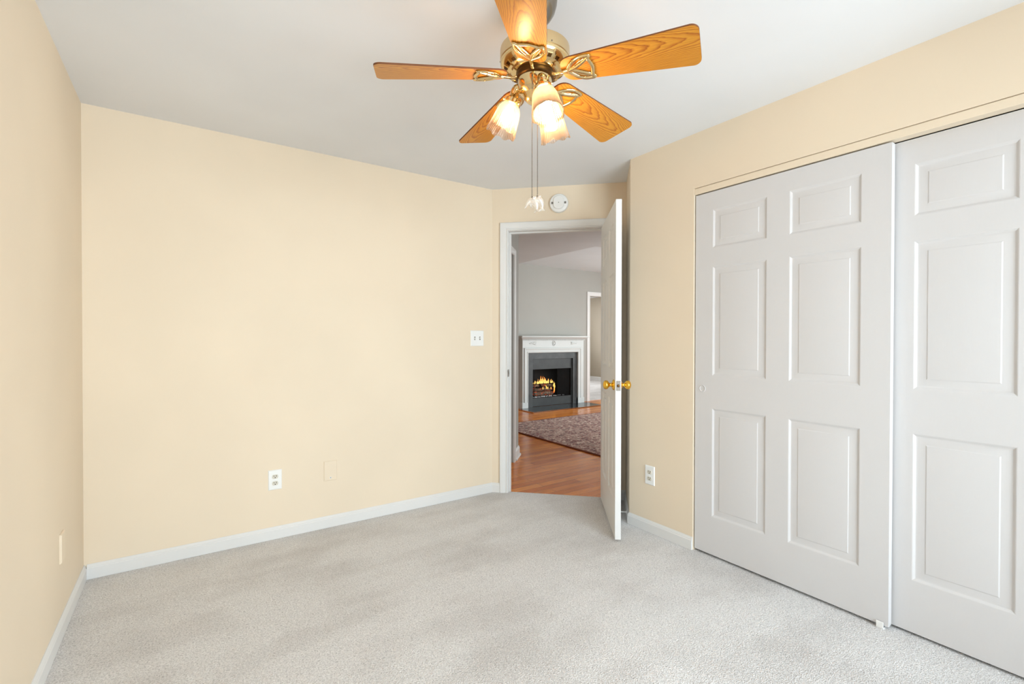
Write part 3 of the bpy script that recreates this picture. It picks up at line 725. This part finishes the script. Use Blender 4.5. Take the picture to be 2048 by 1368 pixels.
def bracket_mesh():
    # leaf shaped openwork blade iron hanging under the blade (local: x out along the blade, z up)
    bm = BM(); z = -.0065
    node = (.122, 0, z-.001)
    for s in (1, -1):
        leaf = [node, (.132, s*.016, z), (.150, s*.035, z), (.172, s*.046, z), (.190, s*.048, z), (.205, s*.046, z), (.196, s*.036, z), (.180, s*.024, z), (.156, s*.010, z), (.136, s*.003, z)]
        tube(bm, catmull(leaf, 5, True), .0064, 8, flat=.6, closed=True)
        rib = [(.136, s*.006, z), (.160, s*.024, z-.001), (.188, s*.038, z)]
        tube(bm, catmull(rib, 5), [.0020]*11, 6, flat=.8)
    outer = [(.205, .046, z), (.200, .034, z), (.204, .018, z), (.207, 0, z), (.204, -.018, z), (.200, -.034, z), (.205, -.046, z)]
    tube(bm, catmull(outer, 5), .0062, 8, flat=.65)
    stem = [(.122, 0, z), (.105, 0, z-.002), (.088, 0, z-.003), (.072, 0, z-.002), (.058, 0, z+.004)]
    tube(bm, catmull(stem, 5), [.0055+.0035*abs(i-10)/10 for i in range(21)], 10, flat=.6)
    for (u, v) in ((.095, 0), (.172, .036), (.172, -.036)): sphere(bm, (u, v, z-.005), .0036, 1, (1, 1, .6))
    return bm
blade0 = brk0 = None
for k in range(5):
    a = TH0+k*2*math.pi/5
    mw = Matrix.Rotation(a, 4, 'Z') @ Matrix.Rotation(DROOP, 4, 'Y') @ Matrix.Rotation(PIT, 4, 'X')
    mw = Matrix.Translation((0, 0, zl(2.1594))) @ mw
    if blade0 is None:
        blade0 = b = obj('blade', blade_mesh(), ['oak', 'oakedge'], fan)
        brk0 = c = obj('blade_bracket', bracket_mesh(), 'brass', fan, smooth=60)
    else:
        b = blade0.copy(); c = brk0.copy(); COL.objects.link(b); COL.objects.link(c); b.parent = fan; c.parent = fan
    b.matrix_local = mw; c.matrix_local = mw
# lamp kit: three arms, sockets, tulip shades and bulbs
def shade_lobes(i, a, r, z):
    t = min(1, i/11 if i <= 11 else (23-i)/11)
    rr = r*(1+.022*t*math.cos(8*a)+.014*t*math.cos(40*a))
    return rr, z-.0032*max(0, t-.75)/.25*math.cos(8*a)
SH = [(.025, 0), (.029, .006), (.0345, .014), (.0395, .024), (.0425, .036), (.0445, .050), (.0460, .064), (.0475, .078), (.0490, .090), (.0505, .101), (.0520, .110), (.0540, .118)]
def shade_mesh():
    bm = BM(); prof = [(r, -z*.9) for r, z in SH]+[(r-.0025, -z*.9) for r, z in SH[::-1]]
    lathe(bm, prof, 240, lobes=shade_lobes); return bm
def bulb_mesh():
    bm = BM(); lathe(bm, [(0, -.080), (.008, -.079), (.016, -.073), (.020, -.063), (.0205, -.053), (.017, -.040), (.012, -.026), (.0105, -.012), (0, -.010)], 24); return bm
def socket_mesh():
    bm = BM(); lathe(bm, [(0, .030), (.012, .030), (.016, .022), (.020, .014), (.0285, .006), (.0300, .002), (.0300, -.010), (.0275, -.0115), (.0, -.009)], 36)
    for k in range(3):
        a = 2*math.pi*k/3+.6; sphere(bm, (.033*math.cos(a), .033*math.sin(a), -.006), .004, 1)
    return bm
lamp0 = None
for k in range(3):
    al = R(48+120*k-34.56)
    d = Vector((math.cos(al), math.sin(al), 0))
    bm = BM()
    pts = [d*.045+Vector((0, 0, zl(2.118))), d*.058+Vector((0, 0, zl(2.120))), d*.068+Vector((0, 0, zl(2.114))), d*.0735+Vector((0, 0, zl(2.100))), d*.0750+Vector((0, 0, zl(2.088)))]
    cp = catmull(pts, 5); tube(bm, cp, [.0155]*len(cp), 18)
    arm = obj('light_arm', bm, 'brass', fan, smooth=50)
    tilt = Matrix.Translation(d*.0785+Vector((0, 0, zl(2.076)))) @ Matrix.Rotation(al, 4, 'Z') @ Matrix.Rotation(R(-22), 4, 'Y')
    if lamp0 is None:
        so = obj('socket', socket_mesh(), 'brass', arm, smooth=35); sh = obj('glass_shade', shade_mesh(), 'shade', arm, smooth=50); bu = obj('bulb', bulb_mesh(), 'bulb', arm, smooth=60)
        lamp0 = (so, sh, bu)
    else:
        so, sh, bu = (o.copy() for o in lamp0)
        for o in (so, sh, bu): COL.objects.link(o); o.parent = arm
    so.matrix_local = tilt; sh.matrix_local = tilt @ Matrix.Translation((0, 0, -.008)); bu.matrix_local = tilt
# pull chains with glass pendants
rW = Vector((math.cos(YAW), -math.sin(YAW), 0)); fW = Vector((math.sin(YAW), math.cos(YAW), 0))
def pendant_mesh():
    # small leaping dolphin in clear glass, hung by its back
    bm = BM()
    spine = [(-.024, 0, -.029), (-.018, 0, -.020), (-.010, 0, -.011), (0, 0, -.006), (.009, 0, -.010), (.014, 0, -.020), (.016, 0, -.030), (.0155, 0, -.038)]
    cp = catmull(spine, 4); n = len(cp)
    prof = [.0016, .0034, .0068, .0100, .0118, .0120, .0105, .0078, .0050, .0028]
    rad = []
    for i in range(n):
        f = i/(n-1)*(len(prof)-1); j = min(int(f), len(prof)-2); rad.append(prof[j]+(prof[j+1]-prof[j])*(f-j))
    tube(bm, cp, rad, 12, upv=Vector((0, 1, 0)))
    def fin(p0, p1, w_, th):
        tube(bm, [p0, tuple((a+b)/2 for a, b in zip(p0, p1)), p1], [w_, w_*.7, w_*.12], 8, flat=th, upv=Vector((0, 1, 0)))
    fin((.004, 0, .002), (.013, 0, .008), .005, .35)
    fin((-.005, .006, -.018), (-.001, .011, -.027), .005, .5); fin((-.005, -.006, -.018), (-.001, -.011, -.027), .005, .5)
    fin((.016, 0, -.036), (.006, .006, -.045), .0055, .5); fin((.016, 0, -.036), (.025, -.006, -.044), .0055, .5)
    return bm
pen0 = None
for (px_r, px_f, zt, zb, rot) in ((-.0115, -.0595, 2.128, 1.722, .2), (.0085, -.026, 2.066, 1.736, 1.0)):
    base = rW*px_r+fW*px_f
    bm = BM(); z = zt
    tube(bm, [base+Vector((0, 0, zl(zt))), base+Vector((0, 0, zl(zb)))], .0005, 6)
    while z > zb:
        sphere(bm, base+Vector((0, 0, zl(z))), .0019, 1); z -= .0046
    lathe(bm, [(0, 0), (.0028, -.002), (.0030, -.008), (0, -.010)], 10, Matrix.Translation(base+Vector((0, 0, zl(zb)))))
    if px_f < -.05: tube(bm, [base-(rW*px_r+fW*px_f).normalized()*.006+Vector((0, 0, zl(zt))), base+Vector((0, 0, zl(zt)))], .003, 8)
    ch = obj('pull_chain', bm, 'steel', fan, smooth=60)
    if pen0 is None: pen0 = p = obj('pendant', pendant_mesh(), 'crystal', ch, smooth=60); p['label'] = 'clear glass dolphin pendant'
    else:
        p = pen0.copy(); COL.objects.link(p); p.parent = ch
    p.location = base+Vector((0, 0, zl(zb)-.010)); p.rotation_euler = (0, 0, -YAW+(rot-.6)*.6)

# ------------------------------------------------------------------ fireplace
fp = thing('fireplace', 'white mantel fireplace with dark slate surround seen through the doorway', 'fireplace', (5.63, FY, 0))
fx = lambda x: x-5.63
fy = lambda y: y-FY
def fbox(bm, x0, x1, y0, y1, z0, z1, **k): box(bm, fx(x0), fx(x1), fy(y0), fy(y1), z0, z1, **k)
MX0, MX1, MY = 4.905, 6.365, 6.79
OX0, OX1, OZT = 5.025, 6.215, .979
bm = BM()
fbox(bm, MX0, OX0, MY, FY, -.012, 1.21); fbox(bm, OX1, MX1, MY, FY, -.012, 1.21); fbox(bm, OX0, OX1, MY, FY, OZT, 1.21)
fbox(bm, MX0-.012, OX0+.0, MY-.012, FY, -.012, .10, bev=.003, seg=1); fbox(bm, OX1, MX1+.012, MY-.012, FY, -.012, .10, bev=.003, seg=1)
bmesh.ops.remove_doubles(bm, verts=bm.verts[:], dist=1e-5); obj('mantel_surround', bm, 'mantel', fp)
bm = BM(); casing(bm, fx(OX0), fx(OX1), OZT, [(0, 0), (0, .010), (.008, .016), (.020, .016), (.024, .010), (.055, .012), (.065, .020), (.082, .020), (.090, .012), (.092, 0)], lambda s, d, z: Vector((s, fy(MY)-d, z)), z0=.10)
obj('moulding', bm, 'mantel', fp, smooth=20)
bm = BM()
prof = [(0, 1.205), (.012, 1.205), (.014, 1.222), (.020, 1.226), (.034, 1.236), (.058, 1.252), (.064, 1.258), (.064, 1.262), (0, 1.262)]
sweep_plan(bm, [(fx(MX1), 0), (fx(MX1), fy(MY)), (fx(MX0), fy(MY)), (fx(MX0), 0)][::-1], [(-o, z) for o, z in prof])
obj('crown_moulding', bm, 'mantel', fp, smooth=25)
bm = BM(); x = MX0+.004
while x < MX1-.012:
    fbox(bm, x, x+.013, MY-.022, MY, 1.205, 1.222); x += .024
obj('dentil', bm, 'mantel', fp)['label'] = 'row of small tooth blocks under the shelf'
bm = BM(); fbox(bm, MX0-.078, MX1+.078, MY-.095, FY, 1.262, 1.285, bev=.006); obj('mantel_shelf', bm, 'mantel', fp, smooth=30)
# carved ornaments on the frieze
def ornament(xc, kind):
    bm = BM(); y = fy(MY)-.003
    if kind == 0:
        tube(bm, [(fx(xc)+.034*math.cos(a), y, 1.15+.044*math.sin(a)) for a in [2*math.pi*i/28 for i in range(28)]], .0065, 8, closed=True, upv=Vector((0, 1, 0)))
        sphere(bm, (fx(xc), y, 1.15), .017, 2, (1, .4, 1.3))
        for a in range(6): sphere(bm, (fx(xc)+.022*math.cos(a*1.047), y, 1.15+.028*math.sin(a*1.047)), .007, 1, (1, .6, 1))
    else:
        s = kind
        for (dx, dz, r) in ((0, 0, .02), (.028*s, .012, .017), (.028*s, -.014, .016), (-.030*s, .002, .016), (-.056*s, -.002, .013), (-.080*s, -.004, .010), (.052*s, .020, .011), (.052*s, -.020, .011)):
            sphere(bm, (fx(xc)+dx, y, 1.152+dz), r, 2, (1.2, .4, 1))
        tube(bm, catmull([(fx(xc)-.095*s, y, 1.146), (fx(xc)-.03*s, y, 1.160), (fx(xc)+.03*s, y, 1.140), (fx(xc)+.068*s, y, 1.165)], 5), .004, 6, upv=Vector((0, 1, 0)))
    return obj('carved_ornament', bm, 'mantel', fp, smooth=60)
ornament(5.145, 1); ornament(5.62, 0); ornament(6.10, -1)
bm = BM(); SY = 6.815
fbox(bm, OX0, FBX0, SY, FY, -.012, OZT); fbox(bm, FBX1, OX1, SY, FY, -.012, OZT); fbox(bm, FBX0, FBX1, SY, FY, FBZ, OZT)
obj('slate_facing', bm, 'slate', fp)
bm = BM(); fbox(bm, OX0, OX1, 6.777, SY, -.0125, -.0005); obj('inner_hearth', bm, 'hearthstone', fp)
bm = BM(); BY = 6.845
fbox(bm, FBX0, FBX1, BY, BY+.02, .685, FBZ); fbox(bm, FBX0, FBX1, BY-.008, BY+.02, .675, .69); fbox(bm, FBX0, FBX1, BY, BY+.02, 0, .150); fbox(bm, FBX0, FBX1, BY-.006, BY+.02, .145, .153)
fbox(bm, FBX0, FBX0+.012, BY, BY+.02, .15, .69); fbox(bm, FBX1-.022, FBX1, BY, BY+.02, .15, .69)
obj('metal_face', bm, 'blackmetal', fp)
bm = BM(); FB = 7.28
fbox(bm, FBX0, FBX1, BY+.02, FB, .10, .135); fbox(bm, FBX0, FBX1, FB, FB+.03, .0, FBZ); fbox(bm, FBX0, FBX0+.008, BY+.02, FB, .10, FBZ); fbox(bm, FBX1-.008, FBX1, BY+.02, FB, .10, FBZ); fbox(bm, FBX0-.03, FBX1+.03, BY+.02, FB+.03, FBZ-.06, FBZ)
obj('firebox', bm, 'soot', fp)
def curtain(x0, x1, n):
    bm = BM(); N_ = n*6; z0, z1 = .155, .665
    def p(i, z): t = i/N_; return (fx(x0+(x1-x0)*t), fy(6.885)+.008*math.sin(t*n*2*math.pi), z)
    for i in range(N_):
        bm.faces.new([bm.verts.new(p(i, z0)), bm.verts.new(p(i+1, z0)), bm.verts.new(p(i+1, z1)), bm.verts.new(p(i, z1))])
    bmesh.ops.remove_doubles(bm, verts=bm.verts[:], dist=1e-6)
    return obj('mesh_curtain', bm, 'screen', fp, smooth=80)
curtain(FBX0+.013, FBX0+.10, 5); curtain(5.78, FBX1-.024, 14)
# logs, flames, ash
LG = []
def log(x0, x1, y, z, r, yaw, pitch, label):
    n = 14; bm = BM(); L = (x1-x0)
    pts = [Vector((L*(i/(n-1)-.5), .006*math.sin(i*1.3), .006*math.sin(i*.9+1))) for i in range(n)]
    rad = [r*(.55 if i in (0, n-1) else 1)*(1+.10*math.sin(i*2.1+x0*9)) for i in range(n)]
    tube(bm, pts, rad, 14)
    o = obj('log', bm, 'log', smooth=50); o.location = ((x0+x1)/2, y, z); o.rotation_euler = (0, -pitch, yaw)
    return tag(o, label, 'log', 'logs burning in the fireplace')
log(5.29, 5.78, 7.00, .202, .041, .02, 0, 'charred log lying lowest at the front of the fire')
log(5.33, 5.80, 7.13, .202, .041, -.02, 0, 'charred log at the back of the fire')
log(5.32, 5.79, 7.065, .270, .034, .0, 0, 'charred log resting across the middle of the fire')
log(5.27, 5.52, 7.065, .345, .025, .35, 0, 'slim charred log on top of the pile at the left')
log(5.55, 5.80, 7.065, .345, .025, -.35, 0, 'slim charred log on top of the pile at the right')
bm = BM(); rf = random.Random(11)
def tongue(x, y, z, h, r, lean):
    ph = rf.uniform(0, 6.28)
    pts = [Vector((x+lean*h*(i/8)**1.5+.006*math.sin(i*1.2+ph)*i/6, y, z+h*i/8)) for i in range(9)]
    tube(bm, pts, [r*k for k in (.45, .9, 1.05, 1.0, .82, .6, .38, .2, .03)], 10, upv=Vector((0, 1, 0)))
for i in range(26):
    x = 5.31+.47*i/25+rf.uniform(-.01, .01)
    pk = math.exp(-((x-5.50)/.055)**2)+.95*math.exp(-((x-5.585)/.04)**2)+.35*math.exp(-((x-5.72)/.05)**2)
    tongue(x, 7.04+rf.uniform(-.015, .025), .386, rf.uniform(.03, .06)+.11*min(1.05, pk)*rf.uniform(.75, 1.05), rf.uniform(.008, .014), rf.uniform(-.25, .25))
for (x, h, r) in ((5.47, .05, .010), (5.56, .085, .012), (5.585, .05, .009), (5.66, .04, .008)): tongue(x, 6.925, .292, h, r, rf.uniform(-.3, .3))
for (x, z, h) in ((5.825, .20, .15), (5.835, .27, .12), (5.815, .31, .11)): tongue(x, 7.03, z, h, .011, .1)
tag(obj('flames', bm, 'flame', smooth=60), 'orange flames rising from the logs in the fireplace', 'fire', kind='stuff')
bm = BM()
for i in range(120):
    sphere(bm, (random.uniform(5.17, 5.98), random.uniform(6.908, 6.935), .154+random.uniform(0, .012)), random.uniform(.006, .012), 1, (1, 1, .7))
tag(obj('ash_chips', bm, 'pebble', smooth=60), 'pale ash chips strewn along the front of the firebox', 'ash', kind='stuff')
bm = BM()
for x in (5.32, 5.44, 5.56, 5.68, 5.78):
    tube(bm, [(x, 6.952, .175), (x, 6.960, .150), (x, 7.18, .150)], .006, 8)
tube(bm, [(5.28, 7.0, .142), (5.82, 7.0, .142)], .006, 8); tube(bm, [(5.28, 7.15, .142), (5.82, 7.15, .142)], .006, 8)
tag(obj('fire_grate', bm, 'soot', smooth=50), 'black iron grate under the burning logs', 'grate')
# hearth and rug
t = thing('hearth', 'dark polished slate hearth on the floor in front of the fireplace', 'hearth', (5.61, 6.56, -.0125))
bm = BM(); box(bm, 4.80-5.61, 6.42-5.61, 6.33-6.56, 6.776-6.56, 0, .012, .001, seg=1); obj('slab', bm, 'hearthstone', t)
bm = BM(); box(bm, 4.785-5.61, 6.435-5.61, 6.312-6.56, 6.33-6.56, 0, .013); box(bm, 4.785-5.61, 4.80-5.61, 6.33-6.56, 6.775-6.56, 0, .013); box(bm, 6.42-5.61, 6.435-5.61, 6.33-6.56, 6.775-6.56, 0, .013)
obj('wood_border', bm, 'hardwood', t)
t = thing('area_rug', 'red brown patterned rug on the oak floor in front of the hearth', 'rug', (5.0, 4.3, -.0125))
bm = BM(); box(bm, 3.64-5.0, 6.9-5.0, 3.0-4.3, 5.70-4.3, 0, .012, .003, seg=1); obj('pile', bm, 'rug', t)
bm = BM(); box(bm, 3.62-5.0, 3.645-5.0, 2.98-4.3, 5.72-4.3, 0, .0135, .003, seg=1); box(bm, 3.62-5.0, 6.92-5.0, 5.695-4.3, 5.72-4.3, 0, .0135, .003, seg=1)
obj('binding', bm, 'rugedge', t)
# casing of the far right doorway
bm = BM(); casing(bm, 6.665, 7.50, 2.087, [(o*1.3, d) for o, d in CASE_PROF], lambda s, d, z: Vector((s, FY-d, z)), z0=-.012)
struct(obj('trim_5', bm, 'trim', smooth=20), 'white casing of the far doorway right of the fireplace', 'door frame')
